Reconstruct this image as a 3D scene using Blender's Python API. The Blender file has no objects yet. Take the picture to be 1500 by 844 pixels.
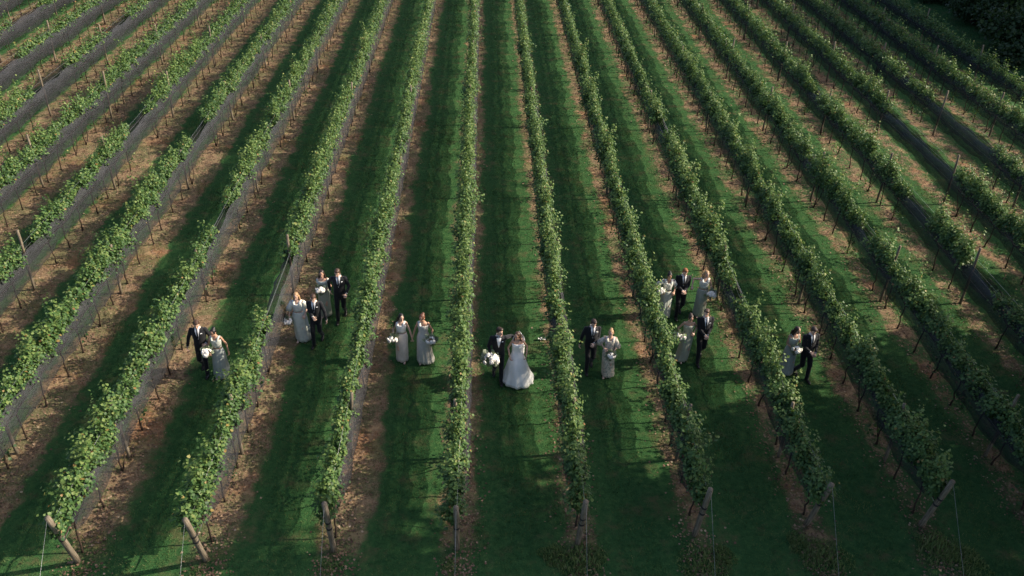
import bpy, bmesh, math, random
import numpy as np
from mathutils import Vector, Matrix

rng = np.random.default_rng(7)
random.seed(7)
sc = bpy.context.scene
COL = sc.collection

# ------------------------------------------------------------------ camera
FPX, W0, H0 = 1253.5, 1500.0, 844.0
PITCH, YAW, ROLL, CAMH = math.radians(33.16), math.radians(2.75), math.radians(2.3), 15.53
fw = Vector((math.sin(YAW)*math.cos(PITCH), math.cos(YAW)*math.cos(PITCH), -math.sin(PITCH)))
rt = Vector((math.cos(YAW), -math.sin(YAW), 0)); up = rt.cross(fw)
cr = rt*math.cos(ROLL)+up*math.sin(ROLL); cu = up*math.cos(ROLL)-rt*math.sin(ROLL)
cd = bpy.data.cameras.new('camera'); cam = bpy.data.objects.new('camera', cd); COL.objects.link(cam)
M = Matrix.Identity(4)
for i in range(3):
    M[i][0] = cr[i]; M[i][1] = cu[i]; M[i][2] = -fw[i]
M[2][3] = CAMH
cam.matrix_world = M
cd.sensor_width = 36.0; cd.lens = FPX/W0*36.0; cd.clip_start = 0.1; cd.clip_end = 4000
sc.camera = cam

# ------------------------------------------------------------------ sky, sun, exposure
SUN_EL, SUN_AZ = math.radians(35), math.radians(4)      # azimuth from +X towards +Y
wd = bpy.data.worlds.new('World'); sc.world = wd; wd.use_nodes = True
nt = wd.node_tree; bg = nt.nodes['Background']
sky = nt.nodes.new('ShaderNodeTexSky'); sky.sky_type = 'NISHITA'; sky.sun_disc = False
sky.dust_density = 3.0; sky.air_density = 0.8; sky.ozone_density = 0.6; sky.sun_elevation = SUN_EL; sky.sun_rotation = math.pi/2-SUN_AZ
nt.links.new(sky.outputs[0], bg.inputs[0]); bg.inputs[1].default_value = 0.15
sd = bpy.data.lights.new('sun', 'SUN'); sun = bpy.data.objects.new('sun', sd); COL.objects.link(sun)
sd.energy = 5.0; sd.angle = math.radians(0.6); sd.color = (1.0, 0.88, 0.70)
sdir = Vector((math.cos(SUN_EL)*math.cos(SUN_AZ), math.cos(SUN_EL)*math.sin(SUN_AZ), math.sin(SUN_EL)))
sun.rotation_euler = sdir.to_track_quat('Z', 'Y').to_euler(); sun.location = sdir*80
vs = sc.view_settings; vs.view_transform = 'Standard'; vs.look = 'None'; vs.exposure = 0.65; vs.gamma = 1.0
vs.use_curve_mapping = False

# ------------------------------------------------------------------ measuring helpers
def project(X, Y, Z):
    v = Vector((X, Y, Z-CAMH)); w = v.dot(fw)
    return W0/2+FPX*v.dot(cr)/w, H0/2-FPX*v.dot(cu)/w, w
SP, I0 = 2.74, 3.14
def row_x(k): return SP*(k-I0)
ROWS = list(range(-9, 14))
YEND = {-9: 4., -8: 5., -7: 6., -6: 7., -5: 8., -4: 9., -3: 10., -2: 12.2, -1: 12.4, 0: 12.57, 1: 12.61, 2: 12.88, 3: 12.94, 4: 13.08, 5: 13.34, 6: 13.68,
        7: 13.65, 8: 13.9, 9: 14.1, 10: 14.3, 11: 14.5, 12: 14.7, 13: 15.}
YFAR = 78.0
GAPS = {-2: [(32.9, 34.0), (22.7, 23.6)], -1: [(32.0, 33.5)], 0: [(33.3, 33.9), (25.1, 25.8)], -4: [(37.3, 39.9), (44.9, 48.)],
        1: [(20.1, 23.3)], 4: [(18.95, 19.4)], 6: [(32.6, 34.2), (20.5, 22.)], 9: [(38.4, 39.), (26.9, 27.5), (21.1, 23.5)],
        8: [(30.3, 31.2), (24.4, 25.)], 10: [(30.2, 36.6)], 11: [(32.6, 37.9), (40.8, 41.2)], -5: [(38.8, 41.1)], -6: [(46.5, 49.)],
        -7: [(44, 46.5)]}
def in_gap(k, y, m=0.0): return any(a-m < y < b+m for a, b in GAPS.get(k, []))

# ------------------------------------------------------------------ materials
def new_mat(name, rough=0.7, spec=0.3):
    m = bpy.data.materials.new(name); m.use_nodes = True
    b = m.node_tree.nodes['Principled BSDF']
    b.inputs['Roughness'].default_value = rough
    b.inputs['Specular IOR Level'].default_value = spec
    return m, m.node_tree, b
def N(t, typ, **kw):
    n = t.nodes.new(typ)
    for k, v in kw.items(): setattr(n, k, v)
    return n
def L(t, a, b): t.links.new(a, b)
def ramp(t, fac, stops):
    r = N(t, 'ShaderNodeValToRGB'); cr_ = r.color_ramp
    while len(cr_.elements) < len(stops): cr_.elements.new(0.5)
    for e, (p, c) in zip(cr_.elements, stops):
        e.position = p; e.color = (*c, 1)
    L(t, fac, r.inputs[0]); return r.outputs[0]
def noise(t, vec, scale, detail=4.0, rough=0.6):
    n = N(t, 'ShaderNodeTexNoise'); n.inputs['Scale'].default_value = scale
    n.inputs['Detail'].default_value = detail; n.inputs['Roughness'].default_value = rough
    if vec is not None: L(t, vec, n.inputs['Vector'])
    return n.outputs['Fac']
def math_(t, op, a, b=None, clamp=False):
    n = N(t, 'ShaderNodeMath', operation=op); n.use_clamp = clamp
    for i, v in enumerate((a, b)):
        if v is None: continue
        if isinstance(v, (int, float)): n.inputs[i].default_value = v
        else: L(t, v, n.inputs[i])
    return n.outputs[0]
def mixc(t, fac, a, b, mode='MIX'):
    n = N(t, 'ShaderNodeMix', data_type='RGBA', blend_type=mode)
    for s, v in ((n.inputs[0], fac), (n.inputs[6], a), (n.inputs[7], b)):
        if isinstance(v, (int, float)): s.default_value = v
        elif isinstance(v, tuple): s.default_value = (*v, 1)
        else: L(t, v, s)
    return n.outputs[2]
def maprange(t, v, a, b, c=0.0, d=1.0, smooth=True):
    n = N(t, 'ShaderNodeMapRange'); n.interpolation_type = 'SMOOTHSTEP' if smooth else 'LINEAR'
    L(t, v, n.inputs[0])
    for i, q in enumerate((a, b, c, d)): n.inputs[i+1].default_value = q
    return n.outputs[0]
def bump(t, b, h, strength, dist):
    n = N(t, 'ShaderNodeBump'); n.inputs['Strength'].default_value = strength; n.inputs['Distance'].default_value = dist
    L(t, h, n.inputs['Height']); L(t, n.outputs[0], b.inputs['Normal'])

def simple(name, col, rough=0.6, spec=0.3, var=0.25, scale=12.0, bmp=0.0, sheen=0.0):
    m, t, b = new_mat(name, rough, spec)
    g = N(t, 'ShaderNodeTexCoord').outputs['Object']
    n = noise(t, g, scale)
    lo = tuple(c*(1-var) for c in col); hi = tuple(min(1, c*(1+var)) for c in col)
    L(t, ramp(t, n, [(0.3, lo), (0.7, hi)]), b.inputs['Base Color'])
    if bmp: bump(t, b, noise(t, g, scale*3), bmp, 0.01)
    if sheen: b.inputs['Sheen Weight'].default_value = sheen
    return m

def leaf_mat(name, stops, transl=0.35, rough=0.5, patch=0.35, mottle=0.0):
    m, t, b = new_mat(name, rough, 0.28)
    at = N(t, 'ShaderNodeAttribute'); at.attribute_name = 'tint'
    pos = N(t, 'ShaderNodeNewGeometry').outputs['Position']
    patchn = noise(t, pos, 0.55, 3.0)
    f = math_(t, 'ADD', at.outputs['Fac'], math_(t, 'MULTIPLY', math_(t, 'SUBTRACT', patchn, 0.5), patch), True)
    if mottle:  # mottling drawn out along X, imitating dappled sun and shade streaks
        mpp = N(t, 'ShaderNodeMapping'); mpp.inputs['Scale'].default_value = (0.6, 1.6, 1.0); L(t, pos, mpp.inputs[0])
        f = math_(t, 'ADD', f, math_(t, 'MULTIPLY', math_(t, 'SUBTRACT', noise(t, mpp.outputs[0], 2.6, 4, 0.7), 0.5), mottle), True)
    c = ramp(t, f, stops)
    L(t, c, b.inputs['Base Color'])
    tr = N(t, 'ShaderNodeBsdfTranslucent'); L(t, mixc(t, 0.5, c, (0.16, 0.26, 0.045)), tr.inputs[0])
    mx = N(t, 'ShaderNodeMixShader'); mx.inputs[0].default_value = transl
    L(t, b.outputs[0], mx.inputs[1]); L(t, tr.outputs[0], mx.inputs[2])
    L(t, mx.outputs[0], t.nodes['Material Output'].inputs[0])
    return m

MAT = {}
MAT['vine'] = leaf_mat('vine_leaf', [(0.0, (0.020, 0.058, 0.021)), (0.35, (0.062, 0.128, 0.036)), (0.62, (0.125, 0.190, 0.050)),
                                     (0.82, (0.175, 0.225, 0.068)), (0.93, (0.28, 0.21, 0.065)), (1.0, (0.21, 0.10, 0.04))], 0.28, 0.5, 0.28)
MAT['tree'] = leaf_mat('tree_leaf', [(0.0, (0.016, 0.036, 0.016)), (0.6, (0.030, 0.060, 0.022)), (1.0, (0.06, 0.085, 0.03))], 0.2)
MAT['grass'] = leaf_mat('grass_blade', [(0.0, (0.024, 0.066, 0.024)), (0.45, (0.052, 0.108, 0.036)), (0.75, (0.115, 0.160, 0.052)), (1.0, (0.21, 0.19, 0.085))], 0.25, 0.6, 0.7, 1.1)
MAT['weed'] = leaf_mat('weed_blade', [(0.0, (0.07, 0.13, 0.04)), (0.6, (0.13, 0.19, 0.06)), (1.0, (0.24, 0.24, 0.10))], 0.25, 0.6)
MAT['litter'] = leaf_mat('dry_litter', [(0.0, (0.07, 0.04, 0.027)), (0.4, (0.17, 0.105, 0.07)), (0.75, (0.28, 0.20, 0.13)), (1.0, (0.40, 0.32, 0.22))], 0.05, 0.8)
MAT['bark'] = simple('vine_bark', (0.045, 0.032, 0.024), 0.9, 0.1, 0.5, 25, 0.8)
MAT['treebark'] = simple('tree_bark', (0.06, 0.048, 0.038), 0.9, 0.1, 0.5, 6, 0.8)
MAT['wire'] = simple('galvanised_wire', (0.33, 0.34, 0.34), 0.4, 0.5, 0.2, 30); MAT['wire'].node_tree.nodes['Principled BSDF'].inputs['Metallic'].default_value = 0.6
MAT['strap'] = simple('dark_strap', (0.02, 0.02, 0.022), 0.7, 0.2, 0.3, 30)

# weathered posts: pale grey wood with vertical grain
m, t, b = new_mat('weathered_post', 0.85, 0.15); MAT['post'] = m
g = N(t, 'ShaderNodeTexCoord').outputs['Object']
mp = N(t, 'ShaderNodeMapping'); mp.inputs['Scale'].default_value = (1, 1, 0.06); L(t, g, mp.inputs[0])
n1 = noise(t, mp.outputs[0], 60, 5); n2 = noise(t, g, 4, 3)
c = ramp(t, n1, [(0.3, (0.09, 0.07, 0.05)), (0.55, (0.24, 0.20, 0.15)), (0.75, (0.38, 0.33, 0.26))])
L(t, mixc(t, math_(t, 'MULTIPLY', n2, 0.6), c, (0.16, 0.15, 0.10), 'MULTIPLY'), b.inputs['Base Color'])
bump(t, b, n1, 0.7, 0.01)

# bird netting: dark woven mesh, see-through between its threads
m, t, b = new_mat('bird_netting', 0.6, 0.3); MAT['net'] = m
pos = N(t, 'ShaderNodeNewGeometry').outputs['Position']
mp = N(t, 'ShaderNodeMapping'); mp.inputs['Scale'].default_value = (1.0, 0.35, 1.6); L(t, pos, mp.inputs[0])
n1 = noise(t, mp.outputs[0], 22, 4, 0.6)
L(t, ramp(t, n1, [(0.3, (0.012, 0.0125, 0.015)), (0.7, (0.040, 0.041, 0.048))]), b.inputs['Base Color'])
trn = N(t, 'ShaderNodeBsdfTransparent'); mx = N(t, 'ShaderNodeMixShader')
n3 = noise(t, mp.outputs[0], 3.5, 4, 0.65)
L(t, maprange(t, n3, 0.25, 0.75, 0.46, 0.82), mx.inputs[0])
L(t, trn.outputs[0], mx.inputs[1]); L(t, b.outputs[0], mx.inputs[2]); L(t, mx.outputs[0], t.nodes['Material Output'].inputs[0])

# ground: mown lanes, bare strips under the vines, headland
m, t, b = new_mat('vineyard_floor', 0.95, 0.1); MAT['ground'] = m
pos = N(t, 'ShaderNodeNewGeometry').outputs['Position']
sx = N(t, 'ShaderNodeSeparateXYZ'); L(t, pos, sx.inputs[0]); PX, PY = sx.outputs[0], sx.outputs[1]
u = math_(t, 'ADD', math_(t, 'DIVIDE', PX, SP), I0+0.5)
d = math_(t, 'MULTIPLY', math_(t, 'SUBTRACT', math_(t, 'FRACT', u), 0.5), SP)       # signed distance to the nearest row
d = math_(t, 'SUBTRACT', d, 0.06)
edge = math_(t, 'MULTIPLY', math_(t, 'SUBTRACT', noise(t, pos, 1.5, 6, 0.68), 0.5), 1.15)
edge2 = math_(t, 'MULTIPLY', math_(t, 'SUBTRACT', noise(t, pos, 0.3, 2), 0.5), 0.7)
wide = maprange(t, PX, -20.0, -4.0, 0.16, -0.02)
nar = math_(t, 'MULTIPLY', maprange(t, PX, -2.0, 1.0, 0.0, 1.0), maprange(t, PY, 17.0, 36.0, 0.19, 0.02))
wide = math_(t, 'SUBTRACT', wide, nar)
wide = math_(t, 'ADD', wide, math_(t, 'MULTIPLY', maprange(t, math_(t, 'ABSOLUTE', math_(t, 'SUBTRACT', PX, -2.75)), 0.5, 0.9, 0.22, 0.0), maprange(t, PY, 22.0, 15.0, 0.0, 1.0)))
patchy = math_(t, 'MULTIPLY', maprange(t, PX, 0.0, 10.0, 0.45, 0.9), maprange(t, noise(t, pos, 1.1, 6, 0.75), 0.42, 0.56))
ad = math_(t, 'SUBTRACT', math_(t, 'ADD', math_(t, 'ADD', math_(t, 'ABSOLUTE', d), edge), edge2), wide)
dirt = maprange(t, ad, 0.36, 0.60, 1.0, 0.0)
rowsy = maprange(t, math_(t, 'ADD', PY, math_(t, 'MULTIPLY', edge, 2.0)), 12.2, 13.8, 0.0, 1.0)
dirt = math_(t, 'MULTIPLY', math_(t, 'MULTIPLY', dirt, rowsy), math_(t, 'MULTIPLY', maprange(t, PX, 27.8, 29.2, 1.0, 0.0), math_(t, 'SUBTRACT', 1.0, patchy)))
fine = noise(t, pos, 26, 6, 0.75); mid = noise(t, pos, 6, 5, 0.7); big = noise(t, pos, 0.5, 3)
dc = ramp(t, mid, [(0.25, (0.056, 0.036, 0.023)), (0.5, (0.160, 0.098, 0.055)), (0.72, (0.35, 0.235, 0.135))])
dc = mixc(t, maprange(t, fine, 0.42, 0.62), dc, (0.27, 0.195, 0.13))
dc = mixc(t, maprange(t, big, 0.48, 0.72, 0.0, 0.55), dc, (0.24, 0.10, 0.045))
dc = mixc(t, maprange(t, noise(t, pos, 1.7, 4, 0.6), 0.50, 0.68, 0.0, 0.75), dc, (0.36, 0.25, 0.14))
dc = mixc(t, maprange(t, noise(t, pos, 2.3, 5, 0.7), 0.55, 0.70, 0.0, 0.7), dc, (0.06, 0.045, 0.025))
gc = ramp(t, mid, [(0.25, (0.017, 0.058, 0.019)), (0.5, (0.034, 0.098, 0.031)), (0.75, (0.070, 0.130, 0.042))])
gc = mixc(t, maprange(t, fine, 0.55, 0.75, 0.0, 0.6), gc, (0.075, 0.10, 0.035))
thin = maprange(t, noise(t, pos, 1.3, 6, 0.75), 0.50, 0.72, 0.0, 0.8)
gc = mixc(t, thin, gc, (0.12, 0.10, 0.05))
L(t, mixc(t, dirt, gc, dc), b.inputs['Base Color'])
bump(t, b, math_(t, 'ADD', fine, mid), 0.9, 0.05)

# ------------------------------------------------------------------ mesh helpers
def tag(o, label=None, cat=None, group=None, kind=None):
    if label: o['label'] = label
    if cat: o['category'] = cat
    if group: o['group'] = group
    if kind: o['kind'] = kind
    return o
def mesh_np(name, V, F, mat, tint=None, smooth=False):
    """V (n,3), F (m,k) with a constant face size"""
    V = np.asarray(V, np.float32); F = np.asarray(F, np.int32); k = F.shape[1]
    me = bpy.data.meshes.new(name); me.vertices.add(len(V)); me.vertices.foreach_set('co', V.ravel())
    me.loops.add(F.size); me.loops.foreach_set('vertex_index', F.ravel())
    me.polygons.add(len(F)); me.polygons.foreach_set('loop_start', np.arange(len(F), dtype=np.int32)*k)
    me.update(calc_edges=True)
    if tint is not None:
        a = me.attributes.new('tint', 'FLOAT', 'FACE'); a.data.foreach_set('value', np.asarray(tint, np.float32))
    if smooth: me.polygons.foreach_set('use_smooth', np.ones(len(F), bool))
    if mat: me.materials.append(mat)
    return me
def mesh_py(name, V, F, mat, smooth=True):
    me = bpy.data.meshes.new(name); me.from_pydata([tuple(v) for v in V], [], [tuple(f) for f in F]); me.update()
    if smooth: me.polygons.foreach_set('use_smooth', np.ones(len(me.polygons), bool))
    if mat: me.materials.append(mat)
    return me
def obj(name, me, parent=None, loc=None):
    o = bpy.data.objects.new(name, me); COL.objects.link(o)
    if parent: o.parent = parent
    if loc is not None: o.location = loc
    return o
def empty(name, loc=(0, 0, 0), rz=0.0):
    o = bpy.data.objects.new(name, None); COL.objects.link(o); o.location = loc; o.rotation_euler = (0, 0, rz); o.empty_display_size = 0.2
    return o
class MB:
    def __init__(s): s.V = []; s.F = []
    def tube(s, pts, rad, n=8, cap=True):
        pts = [Vector(p) for p in pts]; b0 = len(s.V)
        if isinstance(rad, (int, float)): rad = [rad]*len(pts)
        ref = None
        for i, p in enumerate(pts):
            a = pts[max(i-1, 0)]; c = pts[min(i+1, len(pts)-1)]; ax = (c-a).normalized()
            if ref is None: ref = ax.orthogonal().normalized()
            ref = (ref-ax*ref.dot(ax)).normalized(); bi = ax.cross(ref)
            for j in range(n):
                an = 2*math.pi*j/n; s.V.append(p+(ref*math.cos(an)+bi*math.sin(an))*rad[i])
        for i in range(len(pts)-1):
            for j in range(n):
                j2 = (j+1) % n; s.F.append((b0+i*n+j, b0+i*n+j2, b0+(i+1)*n+j2, b0+(i+1)*n+j))
        if cap:
            s.F.append(tuple(b0+j for j in range(n))[::-1]); s.F.append(tuple(b0+(len(pts)-1)*n+j for j in range(n)))
        return s
    def capsule(s, p, q, r1, r2, n=10):
        p, q = Vector(p), Vector(q); ax = (q-p); ln = ax.length
        ax = ax.normalized() if ln > 1e-6 else Vector((0, 0, 1))
        pts, rr = [], []
        for a in (-80, -50, -20): pts.append(p+ax*r1*math.sin(math.radians(a))); rr.append(r1*math.cos(math.radians(a)))
        for a in (20, 50, 80): pts.append(q+ax*r2*math.sin(math.radians(a))); rr.append(r2*math.cos(math.radians(a)))
        return s.tube(pts, rr, n)
    def rings(s, rs, n=20):
        """closed loft of horizontal ellipses (cx, cy, z, rx, ry)"""
        b0 = len(s.V)
        for cx, cy, z, rx, ry in rs:
            for j in range(n):
                a = 2*math.pi*j/n; s.V.append(Vector((cx+rx*math.cos(a), cy+ry*math.sin(a), z)))
        for i in range(len(rs)-1):
            for j in range(n):
                j2 = (j+1) % n; s.F.append((b0+i*n+j, b0+i*n+j2, b0+(i+1)*n+j2, b0+(i+1)*n+j))
        s.F.append(tuple(b0+j for j in range(n))[::-1]); s.F.append(tuple(b0+(len(rs)-1)*n+j for j in range(n)))
        return s
    def ellipsoid(s, c, r, n=12, m=8, rot=None):
        b0 = len(s.V); c = Vector(c)
        for i in range(1, m):
            ph = math.pi*i/m-math.pi/2
            for j in range(n):
                a = 2*math.pi*j/n
                v = Vector((r[0]*math.cos(ph)*math.cos(a), r[1]*math.cos(ph)*math.sin(a), r[2]*math.sin(ph)))
                if rot: v = rot @ v
                s.V.append(c+v)
        for i in range(m-2):
            for j in range(n):
                j2 = (j+1) % n; s.F.append((b0+i*n+j, b0+i*n+j2, b0+(i+1)*n+j2, b0+(i+1)*n+j))
        s.F.append(tuple(b0+j for j in range(n))[::-1]); s.F.append(tuple(b0+(m-2)*n+j for j in range(n)))
        return s
    def mesh(s, name, mat, smooth=True): return mesh_py(name, s.V, s.F, mat, smooth)

LEAF4 = np.array([(0, 0, 0), (-.52, .12, .10), (-.40, .72, .06), (0, 1.0, -.10), (.40, .72, .06), (.52, .12, .10)], np.float32)
LEAF4F = np.array([(0, 3, 2, 1), (0, 5, 4, 3)])
LEAF2 = np.array([(0, 0, 0), (-.5, .45, .1), (0, 1, -.08), (.5, .45, .1)], np.float32)
LEAF2F = np.array([(0, 2, 1), (0, 3, 2)])
def norm(a): return a/np.maximum(np.linalg.norm(a, axis=1, keepdims=True), 1e-6)
def leaves(P, D, Nn, size, T=LEAF4, TF=LEAF4F):
    """a leaf at each P, its midrib along D, its face roughly along Nn"""
    D = norm(D); X = norm(np.cross(D, Nn)); Z = np.cross(X, D)
    V = (P[:, None, :]+size[:, None, None]*(T[None, :, 0:1]*X[:, None]+T[None, :, 1:2]*D[:, None]+T[None, :, 2:3]*Z[:, None]))
    F = TF[None]+(np.arange(len(P))*len(T))[:, None, None]
    return V.reshape(-1, 3), F.reshape(-1, TF.shape[1])

# ------------------------------------------------------------------ ground
nx, ny = 260, 220
gx = np.concatenate([np.linspace(-1500, -60, 12)[:-1], np.linspace(-60, 70, nx), np.linspace(70, 1500, 12)[1:]])
gy = np.concatenate([np.linspace(-800, -5, 8)[:-1], np.linspace(-5, 95, ny), np.linspace(95, 2500, 14)[1:]])
def ground_z(X, Y):
    d = (np.mod(X/SP+I0+0.5, 1)-0.5)*SP
    return 0.035*np.exp(-(d/0.45)**2)+0.012*np.sin(X*1.7+np.sin(Y*0.9))*np.sin(Y*1.3+X*0.6)
GX, GY = np.meshgrid(gx, gy); V = np.stack([GX, GY, ground_z(GX, GY)], -1).reshape(-1, 3)
ii = np.arange(len(gy)-1)[:, None]*len(gx)+np.arange(len(gx)-1)[None]; ii = ii.ravel()
F = np.stack([ii, ii+1, ii+1+len(gx), ii+len(gx)], 1)
o = obj('ground', mesh_np('ground', V, F, MAT['ground'], smooth=True)); tag(o, 'vineyard floor of mown grass lanes and bare brown strips', 'ground', kind='structure')
def gz(x, y): return float(ground_z(np.float64(x), np.float64(y)))

# grass blades in the lanes
def lane_d(X): return (np.mod(X/SP+I0+0.5, 1)-0.5)*SP-0.06
def blades(X, Y, h, w, tint, lean=0.55):
    n = len(X); a = rng.uniform(0, 2*math.pi, n); Z = ground_z(X, Y)-0.004
    b = np.stack([np.cos(a), np.sin(a), np.zeros(n)], 1)
    la = rng.uniform(0, 2*math.pi, n); ll = rng.uniform(0.1, lean, n)*h*1.4
    P = np.stack([X, Y, Z], 1); tip = P+np.stack([np.cos(la)*ll, np.sin(la)*ll, h], 1)
    V = np.stack([P-b*w[:, None], P+b*w[:, None], tip], 1).reshape(-1, 3)
    return V, np.arange(3*n).reshape(-1, 3)
def scatter(x0, x1, y0, y1, n): return rng.uniform(x0, x1, n), rng.uniform(y0, y1, n)
XS, YS = [], []
for y0, y1, dens in ((9.5, 24, 560), (24, 38, 330), (38, 80, 130)):
    xa, xb = -y1*0.62-1, y1*0.68+1
    X, Y = scatter(xa, xb, y0, y1, int((xb-xa)*(y1-y0)*dens))
    XS.append(X); YS.append(Y)
X = np.concatenate(XS); Y = np.concatenate(YS)
dd = np.abs(lane_d(X)); wob = 0.13*np.sin(Y*1.9+X*3)+0.12*np.sin(Y*0.63+X*1.7)+rng.normal(0, 0.13, len(X))
keep = (dd+wob*1.35 > 0.52+np.clip((-4-X)/20, 0, 1)*0.15-(X > 0)*np.clip((36-Y)/19, 0, 1)*0.19+(np.abs(X+2.75) < .55)*(Y < 19)*.25) | (Y < 13.0+wob*3) | (rng.random(len(X)) < 0.07+0.22*(np.sin(X*1.3+Y*0.5)*np.sin(Y*0.9-X*.4) > .55))
keep &= rng.random(len(X)) < 0.68+0.28*np.sin(X*0.9+Y*0.7)*np.sin(Y*0.45-X*0.3)+0.25*np.sin(Y*2.7+1.5*np.sin(X*1.1))*np.sin(X*1.7-Y*.6)
X, Y, dd = X[keep], Y[keep], dd[keep]; n = len(X)
track = np.exp(-((SP/2-dd-0.62)/0.14)**2); clump = 0.5+0.5*np.sin(X*2.3+np.sin(Y*1.9)*1.5)*np.sin(Y*2.9+X*0.8)
h = rng.uniform(0.03, 0.075, n)*(0.8+0.5*clump)*(1-0.5*track); w = rng.uniform(0.005, 0.013, n)*(1+np.clip((Y-20)/40, 0, 1))
V, F = blades(X, Y, h, w, None)
o = obj('grass', mesh_np('grass', V, F, MAT['grass'], tint=np.clip(rng.normal(0.40, 0.18, n)+0.20*np.sin(Y*3.7+1.3*np.sin(X*1.9))*np.sin(X*2.1+Y*.9)+0.14*np.sin(Y*8.1+2*np.sin(X*1.3))+0.26*(0.5+0.5*np.sin(X*.8+1.7*np.sin(Y*.33))*np.sin(Y*.6+X*.35))-0.1+0.1*track, 0, 1)))  # tint bands across the lanes also carry painted light and dark streaks
tag(o, 'short mown grass growing in the lanes between the vine rows', 'grass', kind='stuff')
print('grass blades', n)

# dry leaf and straw litter on the bare strips
n = 90000; k = rng.choice(ROWS, n); Y = 12+66*rng.random(n)**1.5; X = row_x(k)+0.06+rng.normal(0, 0.25, n)
P = np.stack([X, Y, ground_z(X, Y)+0.012], 1); a = rng.uniform(0, 6.28, n)
D = np.stack([np.cos(a), np.sin(a), rng.uniform(-0.15, 0.35, n)], 1); Nn = np.stack([rng.normal(0, .35, n), rng.normal(0, .35, n), np.ones(n)], 1)
V, F = leaves(P, D, Nn, rng.uniform(0.03, 0.075, n)*(1+np.clip((Y-25)/50, 0, 1)), LEAF2, LEAF2F)
o = obj('leaf_litter', mesh_np('leaf_litter', V, F, MAT['litter'], tint=np.repeat(np.clip(rng.normal(.36, .22, n), 0, 1), 2)))
tag(o, 'dry fallen leaves and straw scattered under the vine rows', 'leaf litter', kind='stuff')

# ------------------------------------------------------------------ row wording
ORD = ['zeroth', 'first', 'second', 'third', 'fourth', 'fifth', 'sixth', 'seventh', 'eighth', 'ninth', 'tenth', 'eleventh', 'twelfth', 'thirteenth',
       'fourteenth', 'fifteenth', 'sixteenth', 'seventeenth', 'eighteenth', 'nineteenth']
TENS = {2: 'twent', 3: 'thirt', 4: 'fort', 5: 'fift', 6: 'sixt'}
def ordw(n):
    if n < 20: return ORD[n]
    tn, u_ = divmod(n, 10)
    return TENS[tn]+('ieth' if u_ == 0 else 'y-'+ORD[u_])
def rowphrase(k): return f'{ordw(4-k)} row left of bride and groom' if k <= 3 else f'{ordw(k-3)} row right of bride and groom'

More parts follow.
